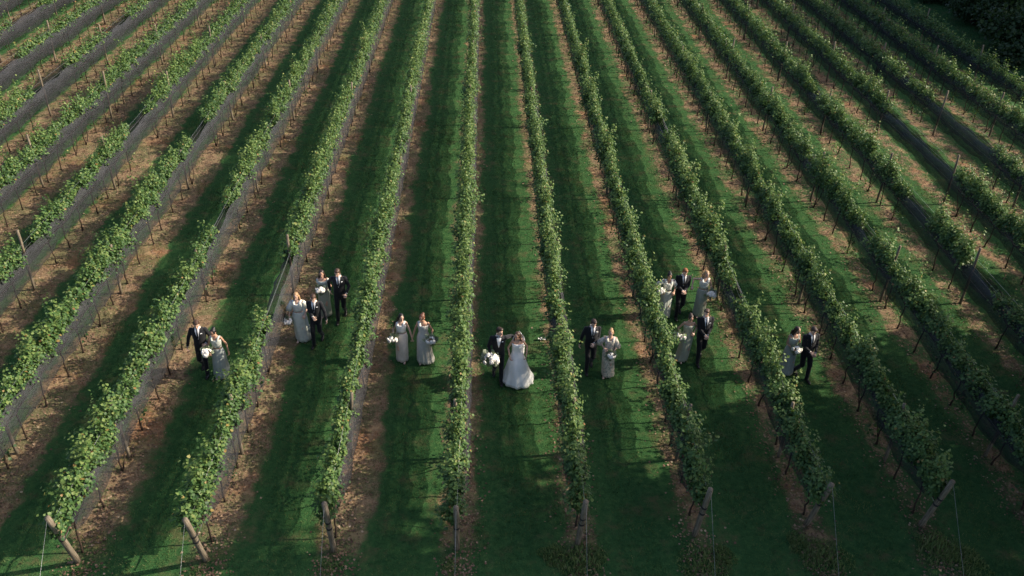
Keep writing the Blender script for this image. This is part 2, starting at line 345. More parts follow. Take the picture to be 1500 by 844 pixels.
# ------------------------------------------------------------------ trellis rows: posts, wires, netting
def post_mesh(name, h, r, n=10):
    mb = MB(); mb.tube([(0.004*math.sin(i*1.7), 0.004*math.cos(i*2.1), z) for i, z in enumerate(np.linspace(-0.05, h, 7))],
                       [r*(1.06-0.04*i/6) for i in range(6)]+[r*0.94], n)
    return mb.mesh(name, MAT['post'], True)
LINEPOST = [post_mesh('line_post', 1.80, 0.040), post_mesh('line_post', 1.94, 0.042), post_mesh('line_post', 1.72, 0.038), post_mesh('line_post', 2.2, 0.042)]
ENDPOST = post_mesh('end_post', 1.95, 0.062, 14)
def band_mesh():
    mb = MB(); mb.tube([(0, 0, 0), (0, 0, 0.06)], 0.069, 14); return mb.mesh('strap', MAT['strap'])
BAND = band_mesh()
for k in ROWS:
    x = row_x(k); ye = YEND[k]
    e = empty('trellis_row', (x, ye, 0))
    tag(e, f'weathered posts, wires and dark netting of {rowphrase(k)}', 'trellis', 'trellis rows of the vineyard')
    # end post leaning towards the headland
    lean = math.radians(13+2.5*math.sin(k*2.3)); side = math.radians(2.5*math.sin(k*1.9))
    ep = obj('end_post', ENDPOST, e, (0, 0, 0)); ep.rotation_euler = (lean, side, 0.7*k)
    ep.rotation_mode = 'XYZ'
    ep.rotation_euler = Matrix.Rotation(lean, 3, 'X').to_euler()
    for hz in (0.98, 1.22) if k % 3 else (1.05,):
        s_ = obj('strap', BAND, ep, (0, 0, hz))
    top = Vector((0, -math.sin(lean)*1.95, math.cos(lean)*1.95))
    # line posts
    ys = 15.86+7.2*np.arange(-2, 9)
    for j, y in enumerate(ys):
        if y < ye+1.5 or y > YFAR: continue
        q = obj('line_post', LINEPOST[3 if in_gap(k, y, 1.3) or k > 7 or k < -1 else (j*5+k*3) % 3], e, (random.uniform(-.04, .04), y-ye+random.uniform(-.15, .15), gz(x, y)-0.03))
        q.rotation_euler = (random.uniform(-.05, .05), random.uniform(-.06, .06), random.uniform(0, 6))
    # wires
    for z, off in ((0.98, 0.0), (1.38, 0.09), (1.38, -0.09), (1.70, 0.03)):
        pts = [Vector((off*0.3, -math.sin(lean)*z/math.cos(lean)*0.9, z-0.02))]
        for y in np.arange(ye+3, YFAR+.1, 3.6): pts.append(Vector((off, y-ye, z+0.02*math.sin(y*1.3+k))))
        obj('wire', MB().tube(pts, 0.003, 4).mesh('wire', MAT['wire']), e)
    obj('guy_wire', MB().tube([top, (0.0, -2.55, -0.1)], 0.0026, 5).mesh('guy_wire', MAT['wire']), e)
    # netting: two rippling sheets gathered at the fruit zone, tied together below
    dy = 0.22; ysn = np.arange(ye+0.25, YFAR, dy); prof = [(0.185, 0.72), (0.215, 0.84), (0.24, 1.0), (0.235, 1.2), (0.19, 1.38), (0.10, 1.47)]
    rows_ = []
    for sgn in (1, -1):
        ph = k*1.7+sgn
        for px_, pz in (prof if sgn > 0 else prof[::-1]):
            amp = 0.028 if 0.8 < pz < 1.4 else 0.015
            xx = sgn*px_*1.06+amp*np.sin(ysn*5.1+ph+pz*3)*np.sin(ysn*1.3+pz*5)+rng.normal(0, 0.010, len(ysn))
            sag = (0.05*np.sin(ysn*0.87+k)+0.035*np.sin(ysn*2.3+k*3)+0.03*np.sin(ysn*5.2+k))*(pz < 1.0)+0.05*np.sin(ysn*2.9+k*2+sgn)*(pz > 1.3)+rng.normal(0, 0.008, len(ysn))
            close = np.clip((ysn-ye)/1.2, 0.15, 1)
            rows_.append(np.stack([xx*close, ysn-ye, pz+sag+(1-close)*(1.0-pz)*0.5], 1))
    m_ = len(rows_); V = np.concatenate(rows_); n_ = len(ysn)
    F = []
    for a in range(m_):
        if a in (m_//2-1, m_-1): continue    # a sheet on either side, open along top and bottom
        b_ = (a+1) % m_; i_ = np.arange(n_-1)
        F.append(np.stack([a*n_+i_, a*n_+i_+1, b_*n_+i_+1, b_*n_+i_], 1))
    obj('netting', mesh_np('netting', V, np.concatenate(F), MAT['net'], smooth=True), e)

# ------------------------------------------------------------------ grapevines
def vine_leaves(seed, nshoot, per, fill, T, TF, tall=1.0, wide=1.0):
    r = np.random.default_rng(seed); P, D, Nn = [], [], []
    for s in range(nshoot):
        y0 = r.uniform(-0.66, 0.66); top = (r.uniform(1.6, 2.02) if r.random() > .12 else r.uniform(2.05, 2.3))*tall; sidex = r.normal(0, 0.10)*wide; drift = r.normal(0, 0.16)
        flop = r.random() < 0.22; tt = np.linspace(0.18, 1, per)+r.normal(0, .02, per)
        zz = 1.02+(top-1.02)*tt; xx = sidex*tt*1.2+0.05*np.sin(tt*5+s); yy = y0+drift*tt
        if flop:
            fl = np.clip(tt-0.55, 0, 1); zz = zz-fl*fl*2.6; xx = xx+np.sign(sidex)*fl*0.5*wide
        a = r.uniform(0, 6.28, per); off = np.stack([np.cos(a), np.sin(a), r.uniform(-.3, .5, per)], 1)
        P.append(np.stack([xx, yy, zz], 1)+off*r.uniform(.02, .085, per)[:, None])
        D.append(off+np.array([0, 0, -0.45])+r.normal(0, .25, (per, 3)))
        nn = np.stack([np.sign(xx)*0.5+off[:, 0]*.5, off[:, 1]*.5, np.full(per, 0.8)], 1)+r.normal(0, .35, (per, 3)); Nn.append(nn)
    q = r.random((fill, 3)); x = (q[:, 0]-.5)*2; sh = np.abs(x)
    Pf = np.stack([x*0.25*wide, (q[:, 1]-.5)*1.45, 1.20+q[:, 2]*(0.66-0.22*sh)*tall], 1)+r.normal(0, .03, (fill, 3))
    P.append(Pf); D.append(np.stack([x*.8, r.normal(0, .6, fill), -0.5+r.normal(0, .3, fill)], 1))
    Nn.append(np.stack([x*1.1, r.normal(0, .3, fill), np.full(fill, .6)], 1)+r.normal(0, .3, (fill, 3)))
    P = np.concatenate(P); D = np.concatenate(D); Nn = np.concatenate(Nn)
    ph = r.uniform(0, 6.28, 4); lump = 1+0.38*np.sin(P[:, 1]*6.1+ph[0])*np.cos(P[:, 2]*4+ph[1])+0.15*np.sin(P[:, 1]*13+ph[2])
    P[:, 0] *= lump; P[:, 2] += np.clip(P[:, 2]-1.4, 0, 1)*0.32*np.sin(P[:, 1]*5.2+ph[3])
    P[:, 0] *= np.clip(0.5+(P[:, 2]-1.22)*2.6, 0.5, 1.0)
    ok = (P[:, 2] > 1.2) | (r.random(len(P)) < 0.25); ok &= P[:, 2] > 0.95; P, D, Nn = P[ok], D[ok], Nn[ok]
    if seed % 5 == 0:  # low leaves added to break up the sunlight passing under the netting
        q = 60; yc = r.uniform(-.5, .5); P = np.concatenate([P, np.stack([r.normal(0, .09, q), yc+r.normal(0, .16, q), r.uniform(.3, .95, q)], 1)]); D = np.concatenate([D, r.normal(0, 1, (q, 3))]); Nn = np.concatenate([Nn, r.normal(0, .6, (q, 3))+np.array([0, 0, .6])])
    n = len(P)
    size = r.uniform(0.040, 0.082, n)*(1.0 if len(TF) == 2 and T is LEAF4 else 1.35)
    V, F = leaves(P, D, Nn, size, T, TF)
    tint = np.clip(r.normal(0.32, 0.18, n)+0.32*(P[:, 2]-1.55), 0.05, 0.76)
    old = r.random(n) < 0.025; tint[old] = r.uniform(0.8, 1.0, old.sum())
    return V, F, np.repeat(tint, len(TF))
def trunk_geo(seed, n=7):
    r = random.Random(seed); mb = MB(); p = Vector((r.uniform(-.03, .03), r.uniform(-.12, .12), -0.04)); pts = [p.copy()]
    tgt = Vector((0, 0, 0.95))
    for i in range(1, 7):
        f_ = i/6; pts.append(p.lerp(tgt, f_)+Vector((r.uniform(-.025, .025), r.uniform(-.035, .035), 0))*math.sin(f_*3.1))
    mb.tube(pts, [0.032, .026, .021, .020, .019, .021, .02], n)
    for s in (-1, 1):
        q = [Vector((0, 0, 0.9)), Vector((r.uniform(-.02, .02), s*.2, 0.99)), Vector((r.uniform(-.02, .02), s*.42, 0.98)), Vector((0, s*.62, 1.0))]
        mb.tube(q, [0.022, .019, .016, .009], 6)
    if r.random() < 0.35:       # a sucker or a second, slanting stem
        s = r.choice((-1, 1)); mb.tube([(0.02, 0, 0.02), (r.uniform(-.1, .1), s*.22, .3), (0, s*.4, .72), (0, s*.45, .96)], [.018, .016, .014, .012], 5)
    return mb
NV = 14
VFOL, VTR = [], []
for i in range(NV):
    tall = 0.90+0.16*((i*7) % 5)/4; wide = 0.70+0.40*((i*3) % 7)/6
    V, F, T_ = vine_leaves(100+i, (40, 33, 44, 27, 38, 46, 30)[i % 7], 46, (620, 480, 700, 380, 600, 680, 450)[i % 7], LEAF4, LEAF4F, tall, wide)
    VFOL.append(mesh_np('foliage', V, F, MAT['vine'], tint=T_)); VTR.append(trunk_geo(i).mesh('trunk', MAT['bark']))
spots = []
for k in ROWS:
    ys = np.arange(YEND[k]+0.42, YFAR, 1.2)
    for y in ys:
        y = y+random.uniform(-.12, .12); x = row_x(k)
        px, py, w_ = project(x, y, 1.5); vis = -12 < px < W0+12 and -8 < py < H0+8
        spots.append([k, x, y, vis, math.sqrt(x*x+y*y+200), py])
cand = sorted([s for s in spots if s[3] and not in_gap(s[0], s[2], 0.35)], key=lambda s: s[4])
near = cand[:300]; nearid = {id(s) for s in near}
count = {}
near.sort(key=lambda s: (s[0], s[2]))
for s in near:
    k, x, y = s[0], s[1], s[2]; count[k] = count.get(k, 0)+1
    r = random.random
    e = empty('grapevine', (x+random.uniform(-.03, .03), y, gz(x, y)-0.02), random.choice((0, math.pi)))
    v = random.randrange(NV)
    lowv = 0.86+0.14*r()+0.1*math.sin(y*0.8+k*2.1)
    tag(e, f'{ordw(count[k])} grapevine from the bottom in {rowphrase(k)}', 'grapevine', 'grapevines trained along the trellis rows')
    f_ = obj('foliage', VFOL[v], e); f_.scale = (random.uniform(.85, 1.15), random.uniform(.95, 1.1), min(1.08, lowv+0.08))
    f_.location.z = 1.0*(1-f_.scale.z); f_.location.x = -0.07 if abs(e.rotation_euler.z) < 1 else 0.07
    obj('trunk', VTR[random.randrange(NV)], e)
# the many vines further off
LV = [vine_leaves(300+i, 22+(i % 3)*4, 24, 290, LEAF2, LEAF2F, 0.92+.04*(i % 4), 0.85+.08*(i % 4)) for i in range(8)]
TV = [trunk_geo(60+i, 5) for i in range(6)]
AV, AF, AT, o0 = [], [], [], 0; BV, BF, b0 = [], [], 0
for s in spots:
    if id(s) in nearid: continue
    k, x, y = s[0], s[1], s[2]
    px, py, w_ = project(x, y, 1.5)
    if in_gap(k, y, 0.35) or px < -260 or px > W0+260 or py > H0+150: continue
    V, F, T_ = random.choice(LV); sg = random.choice((-1, 1)); sc_ = np.array([random.uniform(.9, 1.15)*sg, sg*1.05, random.uniform(.94, 1.05)])
    lift = 1.0*(1-sc_[2])
    AV.append(V*sc_*np.array([1, 1, 1])+np.array([x-0.07, y, lift])); AF.append(F+o0); AT.append(T_); o0 += len(V)
    tb = random.choice(TV); BV += [Vector((v.x+x, v.y+y, v.z)) for v in tb.V]; BF += [tuple(i+b0 for i in f) for f in tb.F]; b0 = len(BV)
dv = empty('distant_vines'); tag(dv, 'mass of grapevines filling the far ends of the rows', 'grapevines', kind='stuff')
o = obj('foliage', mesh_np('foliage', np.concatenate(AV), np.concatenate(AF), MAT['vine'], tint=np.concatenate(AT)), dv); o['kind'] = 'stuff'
o = obj('trunks', mesh_py('trunks', BV, BF, MAT['bark']), dv); o['kind'] = 'stuff'
print('near vines', len(near), 'far leaves', sum(len(a) for a in AF))

# ------------------------------------------------------------------ weeds at the row ends
def weed_clump(seed, R, n, hmax):
    r = np.random.default_rng(seed); a = r.uniform(0, 6.28, n); q = R*np.sqrt(r.random(n))*(1+.15*np.sin(3*a+seed)+.1*np.sin(5*a)); X = q*np.cos(a); Y = q*np.sin(a)*1.2
    h = hmax*np.clip(1.1-q/R*0.7, .15, 2)*r.uniform(.35, 1, n); w = r.uniform(.006, .013, n); la = r.uniform(0, 6.28, n); ll = h*r.uniform(.1, .7, n)
    b_ = np.stack([-np.sin(la), np.cos(la), 0*la], 1); P = np.stack([X, Y, 0*X-.01], 1); dl = np.stack([np.cos(la)*ll, np.sin(la)*ll, h], 1)
    mid_ = P+dl*np.array([.35, .35, .65]); tip = P+dl
    V = np.stack([P-b_*w[:, None], P+b_*w[:, None], mid_+b_*w[:, None]*.8, mid_-b_*w[:, None]*.8, tip], 1).reshape(-1, 3)
    i = np.arange(n)*5; F = np.concatenate([np.stack([i, i+1, i+2], 1), np.stack([i, i+2, i+3], 1), np.stack([i+3, i+2, i+4], 1)])
    return mesh_np('weed_clump', V, F, MAT['weed'], tint=np.tile(np.clip(r.normal(.5, .22, n), 0, 1), 3))
WC = [weed_clump(1, .46, 1100, .24), weed_clump(2, .33, 800, .18), weed_clump(3, .56, 1600, .2)]
for k, dx, dy_, v, s_ in ((0, .15, -.25, 1, .6), (1, -.1, -.3, 1, .55), (2, 0, -.45, 1, .8), (3, -.1, -.5, 1, .8), (4, .05, -.5, 0, 1.1), (4, -.5, -.3, 1, 1.0), (5, 0.05, -.85, 2, 1.1),
                         (6, .1, -1.0, 2, 1.05), (7, .05, -.7, 0, 1.1), (7, .5, -1.0, 2, 1.0), (5, .45, -.55, 1, 1.0), (6, -.3, -.5, 1, .9)):
    o = obj('weed_clump', WC[v]); o.location = (row_x(k)+dx, YEND[k]+dy_, 0.0); o.rotation_euler.z = random.uniform(0, 6); o.scale = (s_,)*3
    side = ('larger ' if s_ > 1 else 'smaller ') if k in (4, 5, 6, 7) else 'low '
    tag(o, f'{side}weed clump at near end of {rowphrase(k)}', 'weeds', 'weed clumps at the row ends')

# ------------------------------------------------------------------ trees on the right that shade the rows
def tree_geo(seed, h, R, nleaf):
    r = np.random.default_rng(seed); mb = MB()
    mb.tube([(0, 0, -.1), (.08, .02, h*.2), (.0, .1, h*.45), (.1, 0, h*.85)], [h*.022, h*.017, h*.013, h*.004], 9)
    C = []
    for i in range(46):
        a = r.uniform(0, 6.28); z = r.uniform(.36, .97); rr = R*math.sin(min(1, (1-z)*1.5+.12)*1.57)*r.uniform(.3, 1)
        c_ = np.array([math.cos(a)*rr, math.sin(a)*rr, z*h]); C.append(c_)
        if i < 26: mb.tube([(0, 0, max(.15, z-.18)*h), Vector((c_[0]*.5, c_[1]*.5, z*h-.06*h)), Vector(c_)], [.07, .045, .015], 5)
    C = np.array(C); n = nleaf; ci = r.integers(0, len(C), n); dv_ = norm(r.normal(0, 1, (n, 3))); rad = R*.30*r.random(n)**.45
    P = C[ci]+dv_*rad[:, None]*np.array([1, 1, .7]); D = dv_+r.normal(0, .5, (n, 3)); Nn = dv_*.6+np.array([0, 0, .7])+r.normal(0, .4, (n, 3))
    V, F = leaves(P, D, Nn, r.uniform(.16, .34, n), LEAF2, LEAF2F)
    return (mesh_np('crown', V, F, MAT['tree'], tint=np.repeat(np.clip(r.normal(.5, .25, n), 0, 1), 2)), mb.mesh('trunk', MAT['treebark']))
TREES = [tree_geo(1, 10, 3.3, 9000), tree_geo(2, 12, 3.8, 11000), tree_geo(3, 14, 4.2, 12000)]
TSPOT = [ # x, y, variant, scale
    (16.0, 11.8, 2, 1.15), (15.0, 7.5, 2, 1.15), (20.5, 12.0, 2, 1.1), (19.6, 16.6, 0, 0.95), (23.4, 19.6, 0, 0.9), (21.5, 8.0, 1, 1.15), (25.0, 15.5, 0, 1.1), (28.6, 23.5, 0, 0.85),
    (36.8, 47.5, 1, 1.1), (38.2, 52.5, 2, 1.1), (39.6, 57.5, 2, 1.0), (38.5, 63.0, 1, 1.2), (41.5, 68.5, 2, 1.1), (45.5, 55.5, 2, 1.1), (44.5, 49.5, 1, 1.0), (46, 62, 2, 1.15), (40.5, 75, 2, 1.1),
    (36.0, 69.5, 1, 1.0), (35.8, 58.5, 0, 1.0)]
for i, (x, y, v, s_) in enumerate(TSPOT):
    e = empty('shade_tree', (x, y, 0), random.uniform(0, 6)); e.scale = (s_,)*3
    px, py, w_ = project(x, y, 1.0)
    tag(e, 'tall leafy tree at the dark wood edge beyond the last right vine row' if y > 40 else 'tall leafy tree standing beside the vineyard right of the view', 'tree', 'trees at the wood edge' if y > 40 else 'trees beside the vineyard')
    obj('crown', TREES[v][0], e); obj('trunk', TREES[v][1], e)

# undergrowth along the wood edge
def shrub_geo(seed):
    r = np.random.default_rng(seed); n = 3200; c_ = r.normal(0, 1, (16, 3))*np.array([.75, .75, .35])+np.array([0, 0, 1.0]); ci = r.integers(0, 16, n); dv_ = norm(r.normal(0, 1, (n, 3)))
    P = c_[ci]+dv_*(.55*r.random(n)**.4)[:, None]; P[:, 2] = np.maximum(P[:, 2], .08); V, F = leaves(P, dv_+r.normal(0, .5, (n, 3)), dv_+np.array([0, 0, .7]), r.uniform(.09, .18, n), LEAF2, LEAF2F)
    mb = MB()
    for i in range(9): mb.tube([(0, 0, -.05), Vector(c_[i])*.5, Vector(c_[i])], [.03, .02, .008], 5)
    return mesh_np('foliage', V, F, MAT['tree'], tint=np.repeat(np.clip(r.normal(.45, .2, n), 0, 1), 2)), mb.mesh('stems', MAT['treebark'])
SH = [shrub_geo(i) for i in (5, 6, 7)]
for i in range(26):
    y = 44+i*1.25; x = 32.6+(i*7 % 5)*1.1+.02*(y-44)
    e = empty('shrub', (x, y, 0), i*1.3); e.scale = (1+.3*(i % 3),)*3; tag(e, 'dark leafy shrub in the undergrowth beyond the last right vine row', 'shrub', 'undergrowth at the wood edge')
    obj('foliage', SH[i % 3][0], e); obj('stems', SH[i % 3][1], e)

# ------------------------------------------------------------------ people
def skin(name, col):
    m, t, b = new_mat(name, 0.5, 0.4); g = N(t, 'ShaderNodeTexCoord').outputs['Object']
    L(t, ramp(t, noise(t, g, 18, 3), [(0.3, tuple(c*0.88 for c in col)), (0.7, col)]), b.inputs['Base Color'])
    b.inputs['Subsurface Weight'].default_value = 0.06; b.inputs['Subsurface Radius'].default_value = (0.02, 0.008, 0.004); return m
SKIN = {'fair': skin('skin_fair', (0.62, 0.40, 0.30)), 'tan': skin('skin_tan', (0.47, 0.27, 0.18)), 'warm': skin('skin_warm', (0.55, 0.33, 0.235))}
HAIR = {'black': simple('hair_black', (0.012, 0.010, 0.010), .45, .4, .4, 60), 'dark': simple('hair_dark_brown', (0.032, 0.019, 0.013), .45, .4, .4, 60),
        'brown': simple('hair_brown', (0.055, 0.030, 0.018), .45, .4, .4, 60), 'auburn': simple('hair_auburn', (0.12, 0.05, 0.028), .45, .4, .4, 60),
        'ginger': simple('hair_ginger', (0.22, 0.085, 0.03), .45, .4, .4, 60), 'blonde': simple('hair_blonde', (0.34, 0.21, 0.11), .45, .4, .3, 60)}
SUIT = simple('black_wool_suit', (0.009, 0.010, 0.013), .75, .2, .3, 40, 0.2, 0.15)
SHIRT = simple('white_shirt', (0.78, 0.78, 0.80), .7, .2, .04, 20); TIE = simple('black_tie', (0.008, 0.008, 0.012), .4, .4, .2, 20)
SHOE = simple('black_leather', (0.01, 0.01, 0.01), .3, .5, .2, 20); HEEL = simple('nude_shoe', (0.55, 0.42, 0.34), .5, .4, .1, 20)
EYE = simple('eye_dark', (0.02, 0.015, 0.012), .2, .5, .1, 20); LIP = simple('lips', (0.32, 0.10, 0.09), .4, .4, .1, 20)
def cloth(name, col, rough=0.5, var=0.12, sheen=0.2, pattern=None):
    m, t, b = new_mat(name, rough, 0.4); g = N(t, 'ShaderNodeTexCoord').outputs['Object']
    c = ramp(t, noise(t, g, 9, 4), [(0.3, tuple(q*(1-var) for q in col)), (0.7, tuple(min(1, q*(1+var)) for q in col))])
    if pattern:
        c = mixc(t, maprange(t, noise(t, g, 16, 2), 0.50, 0.58), c, pattern)
        c = mixc(t, maprange(t, noise(t, g, 23, 2), 0.60, 0.66), c, (0.55, 0.30, 0.26))
    L(t, c, b.inputs['Base Color']); b.inputs['Sheen Weight'].default_value = sheen; return m
DR = {'sage': cloth('sage_chiffon', (0.50, 0.53, 0.47)), 'sagepale': cloth('pale_sage_chiffon', (0.68, 0.68, 0.61)), 'olive': cloth('olive_satin', (0.36, 0.38, 0.31), .32),
      'champ': cloth('champagne_satin', (0.70, 0.62, 0.54), .3), 'grey': cloth('grey_sage_jersey', (0.54, 0.52, 0.48), .45), 'floral': cloth('floral_print', (0.68, 0.60, 0.52), .55, .1, .2, (0.36, 0.38, 0.32)),
      'white': cloth('white_satin', (0.88, 0.88, 0.87), .35, .03), 'cream': cloth('cream_satin', (0.86, 0.81, 0.75), .35, .05), 'greygreen': cloth('grey_green_tulle', (0.33, 0.37, 0.36), .6)}
PETAL = simple('white_petals', (0.80, 0.77, 0.72), .6, .2, .06, 30); GREENERY = leaf_mat('bouquet_leaf', [(0, (0.14, 0.18, 0.11)), (1, (0.30, 0.34, 0.24))], .2)
STEM = simple('cut_stems', (0.09, 0.13, 0.05), .6, .2, .2, 20); RIBBON = simple('satin_ribbon', (0.62, 0.58, 0.52), .4, .3, .05, 20)
VEIL = cloth('white_veil', (0.82, 0.82, 0.82), .6, .02)
JOBS = []
def soft(name, mb, mat, parent, vox, dec, sm=3):
    """one continuous surface grown round the shapes in mb"""
    o = obj(name, mesh_py(name, mb.V, mb.F, mat), parent)
    md = o.modifiers.new('r', 'REMESH'); md.mode = 'VOXEL'; md.voxel_size = vox
    if sm:
        q = o.modifiers.new('s', 'SMOOTH'); q.iterations = sm; q.factor = 0.5
    q = o.modifiers.new('d', 'DECIMATE'); q.ratio = dec
    JOBS.append((o, mat)); return o
def bake():
    dg = bpy.context.evaluated_depsgraph_get(); dg.update()
    for o, mat in JOBS:
        me = bpy.data.meshes.new_from_object(o.evaluated_get(dg)); me.name = o.name.split('.')[0]
        me.polygons.foreach_set('use_smooth', np.ones(len(me.polygons), bool))
        if not me.materials: me.materials.append(mat)
        o.modifiers.clear(); o.data = me
def elbow(s, h, l1, l2, pole):
    s, h = Vector(s), Vector(h); d = h-s; ln = min(d.length, (l1+l2)*.995); dn = d.normalized(); h = s+dn*ln
    a = (l1*l1-l2*l2+ln*ln)/(2*ln); hh = math.sqrt(max(l1*l1-a*a, 1e-5)); p = Vector(pole); p = (p-dn*p.dot(dn)).normalized()
    return s+dn*a+p*hh, h
def hand(mb, wrist, fdir, nrm, curl, sgn):
    """palm, four fingers of unequal length bent at the knuckles, thumb from the side of the palm"""
    f_ = Vector(fdir).normalized(); n_ = Vector(nrm); n_ = (n_-f_*n_.dot(f_)).normalized(); s_ = f_.cross(n_)*sgn
    w = Vector(wrist); k = w+f_*.085
    for i in (-1, 0, 1): mb.capsule(w+f_*.01+s_*i*.016, k+s_*i*.024, .017, .014, 8)
    for i, ln in zip((-1.5, -.5, .5, 1.5), (.066, .080, .085, .074)):
        b_ = k+s_*i*.0235; d1 = (f_*math.cos(curl)+n_*math.sin(curl)+s_*i*.05).normalized(); m1 = b_+d1*ln*.52
        d2 = (f_*math.cos(curl*2.1)+n_*math.sin(curl*2.1)).normalized(); mb.capsule(b_-f_*.01, m1, .0098, .0092, 7); mb.capsule(m1, m1+d2*ln*.5, .0092, .0078, 7)
    tb = w+f_*.03+s_*.03; t1 = tb+(f_*.6+s_*.7+n_*.25).normalized()*.045; mb.capsule(tb-s_*.01, t1, .013, .0105, 7); mb.capsule(t1, t1+(f_*.9+s_*.1+n_*.45).normalized()*.034, .0105, .0085, 7)
def bouquet(loc, R, label, seed, droop=0, stems=True, green=1.0):
    r = np.random.default_rng(seed); e = empty('bouquet', loc); tag(e, label, 'bouquet', 'white bouquets carried by the wedding party')
    mb = MB()
    for i in range(20):
        v = Vector(norm(r.normal(0, 1, (1, 3)))[0]); v.z = abs(v.z)*.8-.15; v.y -= .35; c_ = v*R*r.uniform(.6, 1.0); rr = R*r.uniform(.34, .48)
        for p_ in range(5):    # a bloom is a whorl of cupped petals
            a = p_*1.2566+r.uniform(0, .4); ax = v.normalized(); o1 = ax.orthogonal().normalized(); o2 = ax.cross(o1); dr_ = o1*math.cos(a)+o2*math.sin(a)
            q = ax.rotation_difference(Vector((0, 0, 1))).to_matrix().inverted()
            mb.ellipsoid(c_+dr_*rr*.42+ax*rr*.2, (rr*.5, rr*.5, rr*.26), 7, 5, Matrix.Rotation(.5, 3, o1.lerp(o2, .5)) @ q)
        mb.ellipsoid(c_+v.normalized()*rr*.35, (rr*.28,)*3, 6, 5)
    obj('blooms', mb.mesh('blooms', PETAL), e)
    n = int(34*green); d_ = norm(r.normal(0, 1, (n, 3))); d_[:, 1] = np.abs(d_[:, 1])*.8-.1; P = d_*R*r.uniform(.5, 1.0, n)[:, None]
    V, F = leaves(P, d_+r.normal(0, .4, (n, 3)), r.normal(0, 1, (n, 3)), r.uniform(.05, .11, n)*R/.13, LEAF4, LEAF4F)
    obj('greenery', mesh_np('greenery', V, F, GREENERY, tint=np.repeat(r.random(n), 2)), e)
    if stems:
        mb = MB()
        for i in range(7):
            a = i*.9; mb.tube([(0, 0.02, -.02), (.012*math.cos(a), .03+.012*math.sin(a), -.12), (.03*math.cos(a), .05+.03*math.sin(a), -.25)], .006, 5)
        obj('stems', mb.mesh('stems', STEM), e); obj('ribbon', MB().tube([(0, .028, -.09), (0, .035, -.15)], .024, 9).mesh('ribbon', RIBBON), e)
    return e

MT = [(.80, .178, .122), (.95, .178, .124), (1.08, .165, .116), (1.22, .185, .128), (1.34, .195, .126), (1.42, .175, .108), (1.47, .115, .085), (1.50, .07, .065)]
FT = [(.80, .150, .115), (.92, .172, .125), (1.02, .145, .10), (1.10, .120, .088), (1.20, .132, .102), (1.28, .145, .115), (1.36, .150, .098), (1.42, .135, .078), (1.46, .075, .058), (1.50, .05, .05)]
def ring_at(T, z):
    for a, b_ in zip(T, T[1:]):
        if a[0] <= z <= b_[0]:
            f_ = (z-a[0])/(b_[0]-a[0]); return a[1]+(b_[1]-a[1])*f_, a[2]+(b_[2]-a[2])*f_
    return T[-1][1], T[-1][2]
def patch(name, T, prof, off, mat, parent, nx=5):
    """small piece of cloth lying on the front of the chest; prof = [(z, x0, x1)]"""
    V, F = [], []
    for z, x0, x1 in prof:
        rx, ry = ring_at(T, z)
        for i in range(nx):
            x = x0+(x1-x0)*i/(nx-1); V.append((x, -ry*math.sqrt(max(0, 1-(x/rx)**2))-off, z))
    m_ = len(V)
    for (x, y, z) in V[:m_]: V.append((x, y+.012, z))
    for i in range(len(prof)-1):
        for j in range(nx-1):
            a = i*nx+j; F.append((a, a+1, a+nx+1, a+nx)); F.append((a+m_, a+nx+m_, a+nx+1+m_, a+1+m_))
    return obj(name, mesh_py(name, V, F, mat), parent)

